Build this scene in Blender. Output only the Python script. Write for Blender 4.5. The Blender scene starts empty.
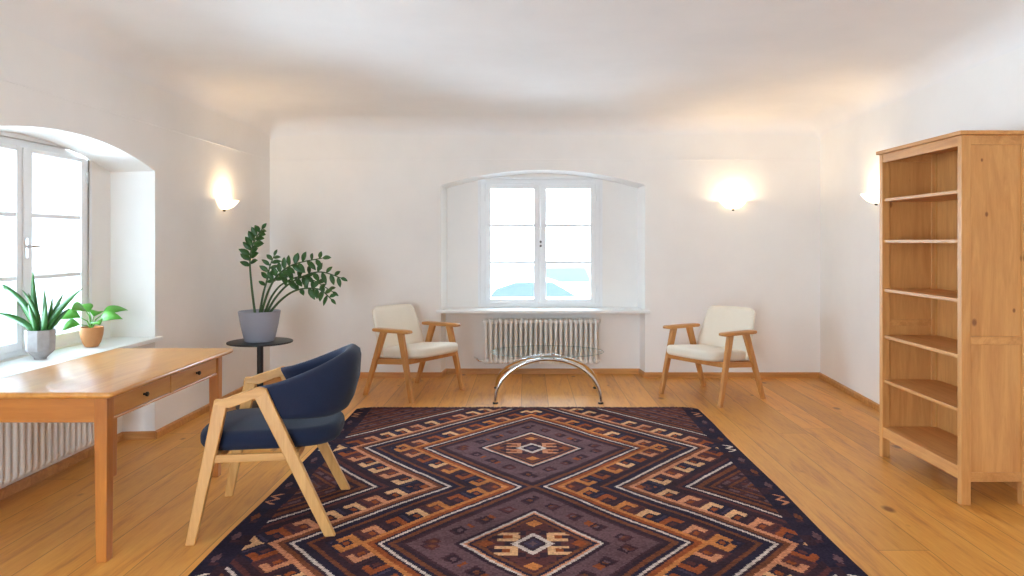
import bpy, bmesh, math, random
from mathutils import Vector, Matrix, noise
random.seed(7)
R = math.radians
scene = bpy.context.scene
COL = scene.collection
EYE, F = 1.407, 723.0

def lin(c):
    c = c / 255.0
    return c / 12.92 if c <= 0.04045 else ((c + 0.055) / 1.055) ** 2.4
def rgb(r, g, b): return (lin(r), lin(g), lin(b), 1.0)

# ------------------------------------------------------------------ materials
class NT:
    def __init__(self, name):
        self.m = bpy.data.materials.new(name); self.m.use_nodes = True
        self.t = self.m.node_tree; self.t.nodes.clear()
        self.out = self.t.nodes.new('ShaderNodeOutputMaterial')
    def n(self, typ, **kw):
        x = self.t.nodes.new(typ)
        for k, v in kw.items(): setattr(x, k, v)
        return x
    def l(self, a, b): self.t.links.new(a, b)
    def setin(self, node, key, v):
        if hasattr(v, 'is_output') or isinstance(v, bpy.types.NodeSocket): self.l(v, node.inputs[key])
        else: node.inputs[key].default_value = v
    def math(self, op, a, b=None, c=None):
        x = self.n('ShaderNodeMath', operation=op)
        self.setin(x, 0, a)
        if b is not None: self.setin(x, 1, b)
        if c is not None: self.setin(x, 2, c)
        return x.outputs[0]
    def mix(self, f, a, b, blend='MIX'):
        x = self.n('ShaderNodeMix', data_type='RGBA', blend_type=blend)
        self.setin(x, 0, f); self.setin(x, 6, a); self.setin(x, 7, b)
        return x.outputs[2]
    def coord(self, kind='Object', scale=(1, 1, 1), loc=(0, 0, 0), rot=(0, 0, 0)):
        tc = self.n('ShaderNodeTexCoord'); mp = self.n('ShaderNodeMapping')
        mp.inputs['Scale'].default_value = scale; mp.inputs['Location'].default_value = loc
        mp.inputs['Rotation'].default_value = rot
        self.l(tc.outputs[kind], mp.inputs['Vector'])
        return mp.outputs[0]
    def noise(self, vec, scale=5, detail=3, rough=0.55, dist=0.0):
        x = self.n('ShaderNodeTexNoise'); self.l(vec, x.inputs['Vector'])
        x.inputs['Scale'].default_value = scale; x.inputs['Detail'].default_value = detail
        x.inputs['Roughness'].default_value = rough; x.inputs['Distortion'].default_value = dist
        return x.outputs['Fac']
    def ramp(self, f, stops):
        x = self.n('ShaderNodeValToRGB'); self.l(f, x.inputs[0])
        e = x.color_ramp.elements
        while len(e) > 1: e.remove(e[-1])
        e[0].position, e[0].color = stops[0]
        for p, c in stops[1:]:
            k = e.new(p); k.color = c
        return x.outputs[0]
    def bump(self, h, strength=0.2, dist=0.01):
        x = self.n('ShaderNodeBump'); self.l(h, x.inputs['Height'])
        x.inputs['Strength'].default_value = strength; x.inputs['Distance'].default_value = dist
        return x.outputs[0]
    def bsdf(self, color, rough=0.5, metal=0.0, normal=None, **kw):
        p = self.n('ShaderNodeBsdfPrincipled')
        self.setin(p, 'Base Color', color); self.setin(p, 'Roughness', rough)
        p.inputs['Metallic'].default_value = metal
        if normal is not None: self.l(normal, p.inputs['Normal'])
        for k, v in kw.items(): self.setin(p, k.replace('_', ' '), v)
        self.l(p.outputs[0], self.out.inputs[0])
        return self.m

def plaster(name, c, bump=0.12):
    t = NT(name); v = t.coord('Object')
    f = t.noise(v, 1.6, 4, 0.6); f2 = t.noise(v, 38, 4, 0.65)
    c2 = tuple(x * 0.955 for x in c[:3]) + (1,)
    col = t.mix(t.ramp(f, [(0.35, (0, 0, 0, 1)), (0.7, (1, 1, 1, 1))]), c, c2)
    return t.bsdf(col, 0.92, normal=t.bump(f2, bump, 0.006))

def plain(name, c, rough=0.5, metal=0.0, var=0.06, scale=30, bump=0.0, **kw):
    t = NT(name); v = t.coord('Object')
    f = t.noise(v, scale, 3)
    c2 = tuple(x * (1 - 2 * var) for x in c[:3]) + (1,)
    col = t.mix(f, c, c2)
    return t.bsdf(col, rough, metal, normal=t.bump(f, bump, 0.003) if bump else None, **kw)

def wood(name, light, dark, axis='Z', rough=0.42, knots=0.0, scale=1.0, coat=0.0, knotcol=None, fine=1.0):
    t = NT(name)
    st = {'X': (0.10, 1, 1), 'Y': (1, 0.10, 1), 'Z': (1, 1, 0.10)}[axis]
    v = t.coord('Object', tuple(s * scale for s in st))
    f = t.noise(v, 14, 5, 0.6, 1.2); g = t.noise(v, 90, 3, 0.6)
    mixf = t.math('ADD', t.math('MULTIPLY', f, 0.75), t.math('MULTIPLY', g, 0.25 * fine))
    col = t.ramp(mixf, [(0.30, dark), (0.62, light)])
    if knots:
        tc2 = t.n('ShaderNodeTexCoord'); s2 = t.n('ShaderNodeSeparateXYZ'); t.l(tc2.outputs['Object'], s2.inputs[0]); cv = t.n('ShaderNodeCombineXYZ')
        if axis == 'Z':
            t.l(t.math('MULTIPLY', t.math('ADD', s2.outputs[0], s2.outputs[1]), 9.0), cv.inputs[0]); t.l(t.math('MULTIPLY', s2.outputs[2], 6.0), cv.inputs[1])
        else:
            t.l(t.math('MULTIPLY', t.math('ADD', s2.outputs[0], s2.outputs[2]), 9.0), cv.inputs[0]); t.l(t.math('MULTIPLY', s2.outputs[1], 4.0), cv.inputs[1])
        kv = cv.outputs[0]
        vo = t.n('ShaderNodeTexVoronoi'); t.l(kv, vo.inputs['Vector']); vo.inputs['Scale'].default_value = 1.0
        sep = t.n('ShaderNodeSeparateColor'); t.l(vo.outputs['Color'], sep.inputs[0])
        pick = t.math('LESS_THAN', sep.outputs[0], knots)
        d = t.math('SUBTRACT', 1.0, t.math('DIVIDE', vo.outputs['Distance'], t.math('ADD', 0.07, t.math('MULTIPLY', sep.outputs[1], 0.10))))
        d = t.math('MINIMUM', t.math('MAXIMUM', t.math('MULTIPLY', d, 2.0), 0.0), 1.0)
        col = t.mix(t.math('MULTIPLY', t.math('MULTIPLY', d, pick), 0.85), col, knotcol or rgb(120, 66, 30))
    kw = {}
    if coat: kw = {'Coat_Weight': coat, 'Coat_Roughness': 0.15}
    return t.bsdf(col, rough, normal=t.bump(mixf, 0.08, 0.003), **kw)

def fabric(name, c, c2, rough=0.95, sheen=0.3, scale=260):
    t = NT(name); v = t.coord('Object')
    f = t.noise(v, scale, 2); g = t.noise(v, 9, 3)
    col = t.mix(t.math('ADD', t.math('MULTIPLY', f, 0.7), t.math('MULTIPLY', g, 0.3)), c, c2)
    return t.bsdf(col, rough, normal=t.bump(f, 0.25, 0.002), Sheen_Weight=sheen, Sheen_Roughness=0.5)

def glass_mat(name, gloss=0.07, tint=(1, 1, 1, 1), refl=0.9):
    t = NT(name)
    tr = t.n('ShaderNodeBsdfTransparent'); tr.inputs[0].default_value = tint
    gl = t.n('ShaderNodeBsdfGlossy'); gl.inputs['Roughness'].default_value = 0.02
    fr = t.n('ShaderNodeFresnel'); fr.inputs[0].default_value = 1.45
    f = t.math('MINIMUM', t.math('ADD', t.math('MULTIPLY', fr.outputs[0], refl), gloss * 0.2), 1.0)
    mx = t.n('ShaderNodeMixShader'); t.l(f, mx.inputs[0]); t.l(tr.outputs[0], mx.inputs[1]); t.l(gl.outputs[0], mx.inputs[2])
    t.l(mx.outputs[0], t.out.inputs[0])
    return t.m

def floor_mat():
    t = NT('pine floorboards')
    tc = t.n('ShaderNodeTexCoord'); sp = t.n('ShaderNodeSeparateXYZ'); t.l(tc.outputs['Object'], sp.inputs[0])
    W = 0.235
    bx = t.math('DIVIDE', t.math('ADD', sp.outputs[0], 0.05), W)
    idx = t.math('FLOOR', bx); fr = t.math('FRACT', bx)
    wn = t.n('ShaderNodeTexWhiteNoise', noise_dimensions='1D'); t.l(idx, wn.inputs['W'])
    rnd = wn.outputs['Value']
    # end joints
    ly = t.math('ADD', t.math('DIVIDE', sp.outputs[1], 4.3), t.math('MULTIPLY', rnd, 7.31))
    lfr = t.math('FRACT', ly); lidx = t.math('FLOOR', ly)
    wn2 = t.n('ShaderNodeTexWhiteNoise', noise_dimensions='2D')
    cb0 = t.n('ShaderNodeCombineXYZ'); t.l(idx, cb0.inputs[0]); t.l(lidx, cb0.inputs[1]); t.l(cb0.outputs[0], wn2.inputs['Vector'])
    rb = wn2.outputs['Value']
    cb = t.n('ShaderNodeCombineXYZ')
    t.l(t.math('ADD', sp.outputs[0], t.math('MULTIPLY', rb, 13.0)), cb.inputs[0])
    t.l(t.math('ADD', t.math('MULTIPLY', sp.outputs[1], 0.09), t.math('MULTIPLY', rb, 29.0)), cb.inputs[1])
    g1 = t.noise(cb.outputs[0], 11, 5, 0.6, 1.6); g2 = t.noise(cb.outputs[0], 75, 3, 0.6)
    g = t.math('ADD', t.math('MULTIPLY', g1, 0.7), t.math('MULTIPLY', g2, 0.3))
    col = t.ramp(g, [(0.28, rgb(172, 104, 38)), (0.47, rgb(212, 146, 64)), (0.70, rgb(228, 168, 86))])
    hue = t.n('ShaderNodeHueSaturation'); t.l(col, hue.inputs['Color'])
    t.l(t.math('ADD', 0.88, t.math('MULTIPLY', rb, 0.2)), hue.inputs['Value'])
    col = hue.outputs[0]
    # knots
    kc = t.n('ShaderNodeCombineXYZ')
    t.l(t.math('MULTIPLY', sp.outputs[0], 4.4), kc.inputs[0]); t.l(t.math('MULTIPLY', sp.outputs[1], 2.6), kc.inputs[1])
    vo = t.n('ShaderNodeTexVoronoi'); t.l(kc.outputs[0], vo.inputs['Vector']); vo.inputs['Scale'].default_value = 1.0
    sc = t.n('ShaderNodeSeparateColor'); t.l(vo.outputs['Color'], sc.inputs[0])
    pick = t.math('LESS_THAN', sc.outputs[0], 0.55)
    size = t.math('ADD', 0.07, t.math('MULTIPLY', sc.outputs[1], 0.10))
    d = t.math('MULTIPLY', t.math('SUBTRACT', 1.0, t.math('DIVIDE', vo.outputs['Distance'], size)), 1.8)
    d = t.math('MULTIPLY', t.math('MINIMUM', t.math('MAXIMUM', d, 0.0), 1.0), pick)
    col = t.mix(t.math('MULTIPLY', d, 0.8), col, rgb(112, 62, 28))
    # seams
    e = t.math('MINIMUM', fr, t.math('SUBTRACT', 1.0, fr))
    seam = t.math('LESS_THAN', e, 0.010)
    e2 = t.math('LESS_THAN', lfr, 0.0011)
    sm = t.math('MAXIMUM', seam, e2)
    col = t.mix(t.math('MULTIPLY', sm, 0.55), col, rgb(92, 54, 26))
    h = t.math('SUBTRACT', t.math('MULTIPLY', g2, 0.15), sm)
    return t.bsdf(col, t.math('ADD', 0.30, t.math('MULTIPLY', g1, 0.22)), normal=t.bump(h, 0.18, 0.003), Specular_IOR_Level=0.5)

M = {}
M['wall'] = plaster('white limewash plaster', rgb(243, 240, 236))
M['ceiling'] = plaster('white ceiling plaster', rgb(241, 239, 237), 0.08)
M['floor'] = floor_mat()
M['base'] = wood('varnished pine trim', rgb(206, 148, 84), rgb(170, 108, 52), 'X', 0.4)
M['paint'] = plain('white window paint', rgb(238, 239, 240), 0.35, var=0.01)
M['sill'] = plain('white sill paint', rgb(240, 240, 238), 0.3, var=0.01)
M['rad'] = plain('white radiator enamel', rgb(236, 233, 227), 0.3, var=0.01)
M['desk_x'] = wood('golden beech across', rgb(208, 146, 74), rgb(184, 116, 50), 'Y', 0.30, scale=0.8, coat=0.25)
M['desk_z_shade'] = wood('shaded golden beech upright', rgb(186, 116, 48), rgb(160, 92, 34), 'Z', 0.36, scale=0.8, coat=0.1)  # darker copy of the beech: shade on the legs put into the colour
M['desk_e_shade'] = wood('shaded golden beech end', rgb(186, 116, 48), rgb(162, 94, 34), 'X', 0.36, scale=0.8, coat=0.1)  # same beech, darkened for the shade on the end aprons
M['oak'] = wood('pale oak frame', rgb(212, 158, 90), rgb(186, 128, 62), 'Z', 0.45)
M['oak_x'] = wood('pale oak rails', rgb(208, 154, 86), rgb(182, 124, 60), 'X', 0.45)
M['teak'] = wood('warm oak legs', rgb(206, 148, 84), rgb(176, 114, 58), 'Z', 0.42)
M['teak_x'] = wood('warm oak arms', rgb(206, 148, 84), rgb(176, 114, 58), 'X', 0.38)
M['pine_z'] = wood('knotty pine upright', rgb(212, 154, 90), rgb(186, 124, 64), 'Z', 0.45, knots=0.78)
M['pine_x'] = wood('knotty pine shelf', rgb(212, 154, 90), rgb(184, 122, 62), 'Y', 0.45, knots=0.12)
M['navy'] = fabric('navy wool', rgb(20, 32, 62), rgb(9, 15, 34), sheen=0.08)
M['cream'] = fabric('cream boucle', rgb(242, 234, 218), rgb(226, 214, 194), sheen=0.2, scale=190)
M['black_metal'] = plain('black lacquered steel', rgb(44, 42, 44), 0.4, 0.3, var=0.03)
M['bronze'] = plain('dark bronze knob', rgb(70, 60, 54), 0.35, 0.9, var=0.03)
M['chrome'] = plain('polished chrome', rgb(225, 225, 226), 0.12, 1.0, var=0.01)
M['rubber'] = plain('dark rubber foot', rgb(40, 38, 38), 0.7)
M['table_glass'] = glass_mat('clear table glass', 0.02, (0.985, 0.995, 0.99, 1), 0.22)
M['edge_glass'] = plain('green tinted glass edge', rgb(150, 172, 168), 0.15, 0.0, var=0.02)
M['glass'] = glass_mat('window glass', 0.05)
M['pot_grey'] = plain('satin grey glaze', rgb(158, 160, 172), 0.45, var=0.02)
M['terracotta'] = plain('terracotta', rgb(200, 134, 82), 0.7, var=0.08, scale=40, bump=0.1)
M['concrete'] = plain('pitted concrete', rgb(176, 170, 168), 0.85, var=0.22, scale=26, bump=0.35)
M['soil'] = plain('potting soil', rgb(52, 38, 28), 0.95, var=0.3, scale=80, bump=0.6)
M['leaf_dark'] = plain('dark waxy leaf', rgb(58, 104, 44), 0.35, var=0.25, scale=20)
M['leaf_mid'] = plain('mid green leaf', rgb(48, 112, 38), 0.4, var=0.2, scale=18)
M['leaf_bright'] = plain('bright green leaf', rgb(92, 168, 52), 0.4, var=0.2, scale=18)
M['stem'] = plain('green stem', rgb(64, 92, 50), 0.5, var=0.1)
M['asphalt'] = plain('pale street paving', rgb(214, 213, 212), 0.9, var=0.04)
M['facade'] = plain('pale street facade', rgb(232, 230, 224), 0.9, var=0.02)
M['facade_glass'] = plain('pale facade window', rgb(180, 200, 208), 0.2, var=0.02)
M['car_white'] = plain('white car paint', rgb(228, 232, 234), 0.25, var=0.01)
M['car_grey'] = plain('pale grey van paint', rgb(88, 93, 96), 0.4, var=0.01, Specular_IOR_Level=0.1)
M['car_glass'] = plain('blue tinted car glass', rgb(54, 62, 68), 0.4, var=0.02, Specular_IOR_Level=0.1)
M['tyre'] = plain('black tyre', rgb(40, 40, 42), 0.8)
def shade_mat():
    t = NT('lit opal glass')
    return t.bsdf(rgb(255, 246, 226), 0.3, Emission_Color=rgb(255, 226, 178), Emission_Strength=1.1)
M['opal'] = shade_mat()

# ------------------------------------------------------------------ mesh helpers
def obj(name, bm, mat, parent=None, smooth=False, bevel=0.0, angle=40):
    bmesh.ops.remove_doubles(bm, verts=bm.verts, dist=1e-6)
    bmesh.ops.recalc_face_normals(bm, faces=bm.faces)
    me = bpy.data.meshes.new(name); bm.to_mesh(me); bm.free()
    me.materials.append(mat)
    o = bpy.data.objects.new(name, me); COL.objects.link(o)
    if smooth:
        for p in me.polygons: p.use_smooth = True
        if angle < 180: me.set_sharp_from_angle(angle=R(angle))
    if bevel:
        b = o.modifiers.new('edge', 'BEVEL'); b.width = bevel; b.segments = 2; b.limit_method = 'ANGLE'; b.angle_limit = R(35)
    if parent is not None: o.parent = parent
    return o

def thing(name, label, cat, loc=(0, 0, 0), rotz=0.0, group=None):
    o = bpy.data.objects.new(name, None); COL.objects.link(o)
    o.location = loc; o.rotation_euler = (0, 0, rotz); o.empty_display_size = 0.1
    o['label'] = label; o['category'] = cat
    if group: o['group'] = group
    return o
def struct(name, o):
    o['kind'] = 'structure'; return o
def sempty(name):
    o = bpy.data.objects.new(name, None); COL.objects.link(o); o['kind'] = 'structure'; return o

def B(): return bmesh.new()
def quad(bm, *pts):
    return bm.faces.new([bm.verts.new(p) for p in pts])
def box(bm, x0, x1, y0, y1, z0, z1):
    v = [bm.verts.new((x, y, z)) for x in (x0, x1) for y in (y0, y1) for z in (z0, z1)]
    for f in ((0, 1, 3, 2), (4, 6, 7, 5), (0, 4, 5, 1), (2, 3, 7, 6), (0, 2, 6, 4), (1, 5, 7, 3)):
        bm.faces.new([v[i] for i in f])
    return v
def loft(bm, rings, cap=True, closed=False):
    vr = [[bm.verts.new(p) for p in r] for r in rings]
    n = len(rings[0])
    seq = list(zip(vr, vr[1:])) + ([(vr[-1], vr[0])] if closed else [])
    for a, b in seq:
        for i in range(n):
            j = (i + 1) % n
            bm.faces.new((a[i], a[j], b[j], b[i]))
    if cap and not closed:
        bm.faces.new(vr[0][::-1]); bm.faces.new(vr[-1])
def lathe(bm, prof, c=(0, 0, 0), n=40, cap=True, squash=1.0):
    rings = [[(c[0] + r * math.cos(2 * math.pi * i / n), c[1] + squash * r * math.sin(2 * math.pi * i / n), c[2] + z) for i in range(n)] for r, z in prof]
    loft(bm, rings, cap)
def tube(bm, pts, rad, n=10, cap=True):
    pts = [Vector(p) for p in pts]
    rads = rad if isinstance(rad, (list, tuple)) else [rad] * len(pts)
    T = []
    for i in range(len(pts)):
        a = pts[max(i - 1, 0)]; b = pts[min(i + 1, len(pts) - 1)]
        T.append((b - a).normalized())
    u = T[0].orthogonal().normalized()
    rings = []
    for p, t, r in zip(pts, T, rads):
        u = (u - t * u.dot(t)).normalized(); w = t.cross(u)
        rings.append([p + (u * math.cos(2 * math.pi * k / n) + w * math.sin(2 * math.pi * k / n)) * r for k in range(n)])
    loft(bm, rings, cap)
def beam(bm, p0, p1, w0, h0, w1=None, h1=None, side=(0, 1, 0), level=False):
    """rectangular bar; w along 'side', h across; level: ends cut horizontally"""
    p0, p1 = Vector(p0), Vector(p1); t = (p1 - p0).normalized(); s = Vector(side).normalized()
    s = (s - t * s.dot(t)).normalized(); h = t.cross(s)
    w1 = w0 if w1 is None else w1; h1 = h0 if h1 is None else h1
    rings = []
    for p, w, hh in ((p0, w0, h0), (p1, w1, h1)):
        ring = [p + s * (a * w / 2) + h * (b * hh / 2) for a, b in ((-1, -1), (1, -1), (1, 1), (-1, 1))]
        if level:
            ring = [q - t * ((q.z - p.z) / t.z) for q in ring]
        rings.append(ring)
    loft(bm, rings)
def rrect(w, d, r, n=6):
    pts = []
    for cx, cy, a0 in ((w / 2 - r, d / 2 - r, 0), (-w / 2 + r, d / 2 - r, 90), (-w / 2 + r, -d / 2 + r, 180), (w / 2 - r, -d / 2 + r, 270)):
        for k in range(n + 1):
            a = R(a0 + 90 * k / n); pts.append((cx + r * math.cos(a), cy + r * math.sin(a)))
    return pts
def slab_round(bm, outline, z0, z1, r, n=4, zf=None):
    """cushion-like slab from a convex outline with rounded top and bottom edges"""
    cx = sum(p[0] for p in outline) / len(outline); cy = sum(p[1] for p in outline) / len(outline)
    ext = max(math.hypot(p[0] - cx, p[1] - cy) for p in outline)
    rings = []
    def ring(ins, z):
        out = []
        for x, y in outline:
            L = math.hypot(x - cx, y - cy); k = (L - ins) / L
            X, Y = cx + (x - cx) * k, cy + (y - cy) * k
            out.append((X, Y, z + (zf(X, Y) if zf else 0)))
        return out
    for k in range(n + 1):
        a = R(90 * k / n); rings.append(ring(r * (1 - math.sin(a)), z0 + r * (1 - math.cos(a))))
    for k in range(n + 1):
        a = R(90 * k / n); rings.append(ring(r * (1 - math.cos(a)), z1 - r * (1 - math.sin(a))))
    # domed top
    for k in range(1, 6):
        q = k / 6
        rings.append([(cx + (x - cx) * (1 - q), cy + (y - cy) * (1 - q), z + r * 0.35 * (1 - (1 - q) ** 2)) for x, y, z in rings[2 * n + 1]])
    loft(bm, rings)
def leaf(bm, base, d, up, L, W, droop=0.2, fold=0.25, seg=8, peak=0.45, tip=1.0):
    """one curved leaf blade with a mid rib fold"""
    base = Vector(base); d = Vector(d).normalized(); up = Vector(up); up = (up - d * up.dot(d)).normalized(); s = d.cross(up)
    rows = []
    for i in range(seg + 1):
        q = i / seg
        wq = W / 2 * (math.sin(math.pi * min(1, (q / peak) * 0.5)) if q < peak else math.cos(math.pi / 2 * ((q - peak) / (1 - peak)) ** (1.0 + tip * 0.4)))
        wq = max(wq, W * 0.03)
        c = base + d * (L * q * (1 - 0.25 * droop * q)) + Vector((0, 0, -1)) * (droop * L * q * q)
        rows.append((c - s * wq + up * (fold * wq), c, c + s * wq + up * (fold * wq)))
    vs = [[bm.verts.new(p) for p in r] for r in rows]
    for a, b in zip(vs, vs[1:]):
        bm.faces.new((a[0], a[1], b[1], b[0])); bm.faces.new((a[1], a[2], b[2], b[1]))
def solid(o, th):
    m = o.modifiers.new('thickness', 'SOLIDIFY'); m.thickness = th; m.offset = 0
    return o

# ------------------------------------------------------------------ the room
XL, YB, YR = -2.65, 7.45, -1.7
TOP = 3.0
def XR(y): return 3.02 - 0.07 * (YB - y)

def arch_pts(s0, s1, zs, zp, n=24):
    c, h = (s0 + s1) / 2, (s1 - s0) / 2
    return [(c + h * (2 * i / n - 1), zp - (zp - zs) * (2 * i / n - 1) ** 2) for i in range(n + 1)]

def niche_wall(P, s0, s1, openings):
    """P(s, depth, z) -> world; openings: dict(a,b,zs,zp, wc, ww, wz0, wz1, sill)"""
    bm = B(); T = 0.30; cur = s0
    for o in openings:
        quad(bm, P(cur, 0, -0.02), P(o['a'], 0, -0.02), P(o['a'], 0, TOP), P(cur, 0, TOP))
        ar = arch_pts(o['a'], o['b'], o['zs'], o['zp'])
        k = 0.03; c = (o['a'] + o['b']) / 2; hw = (o['b'] - o['a']) / 2
        ai = [(c + (s - c) * (hw - k) / hw, z - 0.012) for s, z in ar]
        for (p, q), (pi, qi) in zip(zip(ar, ar[1:]), zip(ai, ai[1:])):
            quad(bm, P(p[0], 0, p[1]), P(q[0], 0, q[1]), P(q[0], 0, TOP), P(p[0], 0, TOP))
            quad(bm, P(p[0], 0, p[1]), P(q[0], 0, q[1]), P(qi[0], T, qi[1]), P(pi[0], T, pi[1]))
        for e, ei in ((ar[0], ai[0]), (ar[-1], ai[-1])):
            quad(bm, P(e[0], 0, -0.02), P(e[0], 0, e[1]), P(ei[0], T, ei[1]), P(ei[0], T, -0.02))
        # niche back: panel with the window hole, and the parapet below the sill
        A, Bq = o['a'] - 0.1, o['b'] + 0.1; w0, w1 = o['wc'] - o['ww'], o['wc'] + o['ww']
        T2 = T + 0.14
        def pbox(sa, sb, da, db, za, zb):
            c8 = [P(s, d, z) for s in (sa, sb) for d in (da, db) for z in (za, zb)]
            v = [bm.verts.new(p) for p in c8]
            for f in ((0, 1, 3, 2), (4, 6, 7, 5), (0, 4, 5, 1), (2, 3, 7, 6), (0, 2, 6, 4), (1, 5, 7, 3)):
                bm.faces.new([v[i] for i in f])
        pbox(A, w0, T, T2, o['wz0'], o['wz1']); pbox(w1, Bq, T, T2, o['wz0'], o['wz1'])
        pbox(A, Bq, T, T2, o['wz1'], TOP - 0.3); pbox(A, Bq, 0.22, T2, -0.02, o['sill'] - 0.03)
        pbox(A, Bq, T, T2, o['sill'] - 0.03, o['wz0'])
        cur = o['b']
    quad(bm, P(cur, 0, -0.02), P(s1, 0, -0.02), P(s1, 0, TOP), P(cur, 0, TOP))
    return bm

def Pback(s, d, z): return (s, YB + d, z)
def Pleft(s, d, z): return (XL - d, s, z)
OB = dict(a=-0.886, b=1.216, zs=1.984, zp=2.14, wc=0.142, ww=0.64, wz0=0.70, wz1=2.072, sill=0.695)
OL = dict(a=3.30, b=5.15, zs=1.905, zp=2.04, wc=4.235, ww=0.64, wz0=0.735, wz1=2.0, sill=0.725)
OL_ADDED = dict(OL, a=-0.10, b=1.75, wc=0.835)  # second left opening, added out of view to let daylight in
struct('wall_back', obj('wall_back', niche_wall(Pback, XL - 0.5, 3.6, [OB]), M['wall']))
struct('wall_left', obj('wall_left', niche_wall(Pleft, YR - 0.3, YB + 0.3, [OL_ADDED, OL]), M['wall']))
bm = B(); quad(bm, (XR(YR - .3), YR - .3, -.02), (XR(YB + .3), YB + .3, -.02), (XR(YB + .3), YB + .3, TOP), (XR(YR - .3), YR - .3, TOP))
struct('wall_right', obj('wall_right', bm, M['wall']))
bm = B(); ADDED_DOORS = [(-2.55, -0.95)]  # glazed rear door, added out of view to light the near room
for xa, xb in ((XL - 0.5, -2.55), (-0.95, 3.2)): box(bm, xa, xb, YR - 0.3, YR, -0.02, 2.30)
box(bm, XL - 0.5, 3.2, YR - 0.3, YR, 2.30, TOP)
struct('wall_rear', obj('wall_rear', bm, M['wall']))
for k, (xa, xb) in enumerate(ADDED_DOORS):
    d = sempty('added_door_%d' % (k + 1)); d.location = ((xa + xb) / 2, YR - 0.15, 0); hw = (xb - xa) / 2
    bm = B(); box(bm, -hw, -hw + 0.07, -0.05, 0.05, 0, 2.30); box(bm, hw - 0.07, hw, -0.05, 0.05, 0, 2.30); box(bm, -hw + 0.07, hw - 0.07, -0.05, 0.05, 2.23, 2.30); box(bm, -hw + 0.07, hw - 0.07, -0.05, 0.05, 0, 0.10)
    obj('frame', bm, M['paint'], d, bevel=0.004)
    bm = B(); box(bm, -0.05, 0.05, -0.03, 0.03, 0.10, 2.23); obj('mullion', bm, M['paint'], d, bevel=0.004)
    for sx in (-1, 1):
        bm = B(); a, b = sorted((sx * 0.05, sx * (hw - 0.07))); box(bm, a, b, -0.003, 0.003, 0.10, 2.23); obj('pane', bm, M['glass'], d)

bm = B(); box(bm, XL - 0.5, 3.6, YR - 0.4, YB + 0.5, -0.12, 0.0)
struct('floor', obj('floor', bm, M['floor']))

# softly coved ceiling
def zceil(x, y):
    ds = [x - XL, XR(y) - x, YB - y, y - YR]
    a = b = 0.0
    for e in ds:
        e = max(e, 0.0)
        q = max(0.0, 1 - e / 1.0); a += (q ** 2) ** 2
        r = max(0.0, 1 - e / 0.20); b += (1 - math.sqrt(max(0.0, 1 - r * r))) ** 2
    return 2.71 - 0.06 * math.sqrt(a) - 0.15 * min(1.2, math.sqrt(b))
def spaced(n):
    near = [0.0, 0.0015, 0.004, 0.009, 0.016, 0.026, 0.04, 0.06, 0.085, 0.115, 0.15, 0.2, 0.3, 0.45, 0.65, 0.9]
    return near, n
near, _ = spaced(0)
def axis(L):
    mid = [near[-1] + (L - 2 * near[-1]) * i / 24 for i in range(1, 24)]
    return near + mid + [L - e for e in near[::-1]]
bm = B()
ys = [YR + e for e in axis(YB - YR)]
g = []
for y in ys:
    xs = [XL + e for e in axis(XR(y) - XL)]
    g.append([bm.verts.new((x, y, zceil(x, y))) for x in xs])
for a, b in zip(g, g[1:]):
    for i in range(len(a) - 1): bm.faces.new((a[i], b[i], b[i + 1], a[i + 1]))
struct('ceiling', obj('ceiling', bm, M['ceiling'], smooth=True, angle=180))

# thin plaster ridge running round the walls
bm = B(); tube(bm, [(XL, YB, 2.245), (3.02, YB, 2.245)], 0.004, 6); struct('trim_1', obj('trim_1', bm, M['wall']))
bm = B(); tube(bm, [(XL, YR, 2.19), (XL, YB, 2.245)], 0.004, 6); struct('trim_2', obj('trim_2', bm, M['wall']))

# baseboards
BH, BT = 0.055, 0.018
def strip(bm, path):
    for (x0, y0), (x1, y1) in zip(path, path[1:]):
        d = Vector((x1 - x0, y1 - y0, 0)).normalized(); n = Vector((-d.y, d.x, 0))
        a, b = Vector((x0, y0, 0)), Vector((x1, y1, 0))
        e = d * BT * 0.5
        prof = [(0, 0), (BT, 0), (BT, BH - 0.010), (BT - 0.008, BH), (0, BH)]
        loft(bm, [[p + n * w + Vector((0, 0, z)) for w, z in prof] for p in (a - e, b + e)])
bm = B(); strip(bm, [(3.02, YB), (1.216, YB)]); strip(bm, [(1.216, YB), (1.196, YB + 0.22)]); strip(bm, [(1.196, YB + 0.22), (-0.866, YB + 0.22)])
strip(bm, [(-0.866, YB + 0.22), (-0.886, YB)]); strip(bm, [(-0.886, YB), (XL, YB)])
struct('baseboard_back', obj('baseboard_back', bm, M['base']))
bm = B(); strip(bm, [(XL, YB), (XL, 5.15)]); strip(bm, [(XL, 5.15), (XL - 0.22, 5.128)]); strip(bm, [(XL - 0.22, 5.128), (XL - 0.22, 3.322)])
strip(bm, [(XL - 0.22, 3.322), (XL, 3.30)]); strip(bm, [(XL, 3.30), (XL, 1.75)])
struct('baseboard_left', obj('baseboard_left', bm, M['base']))
bm = B(); strip(bm, [(XR(YR), YR), (XR(YB), YB)])
struct('baseboard_right', obj('baseboard_right', bm, M['base']))

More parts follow.
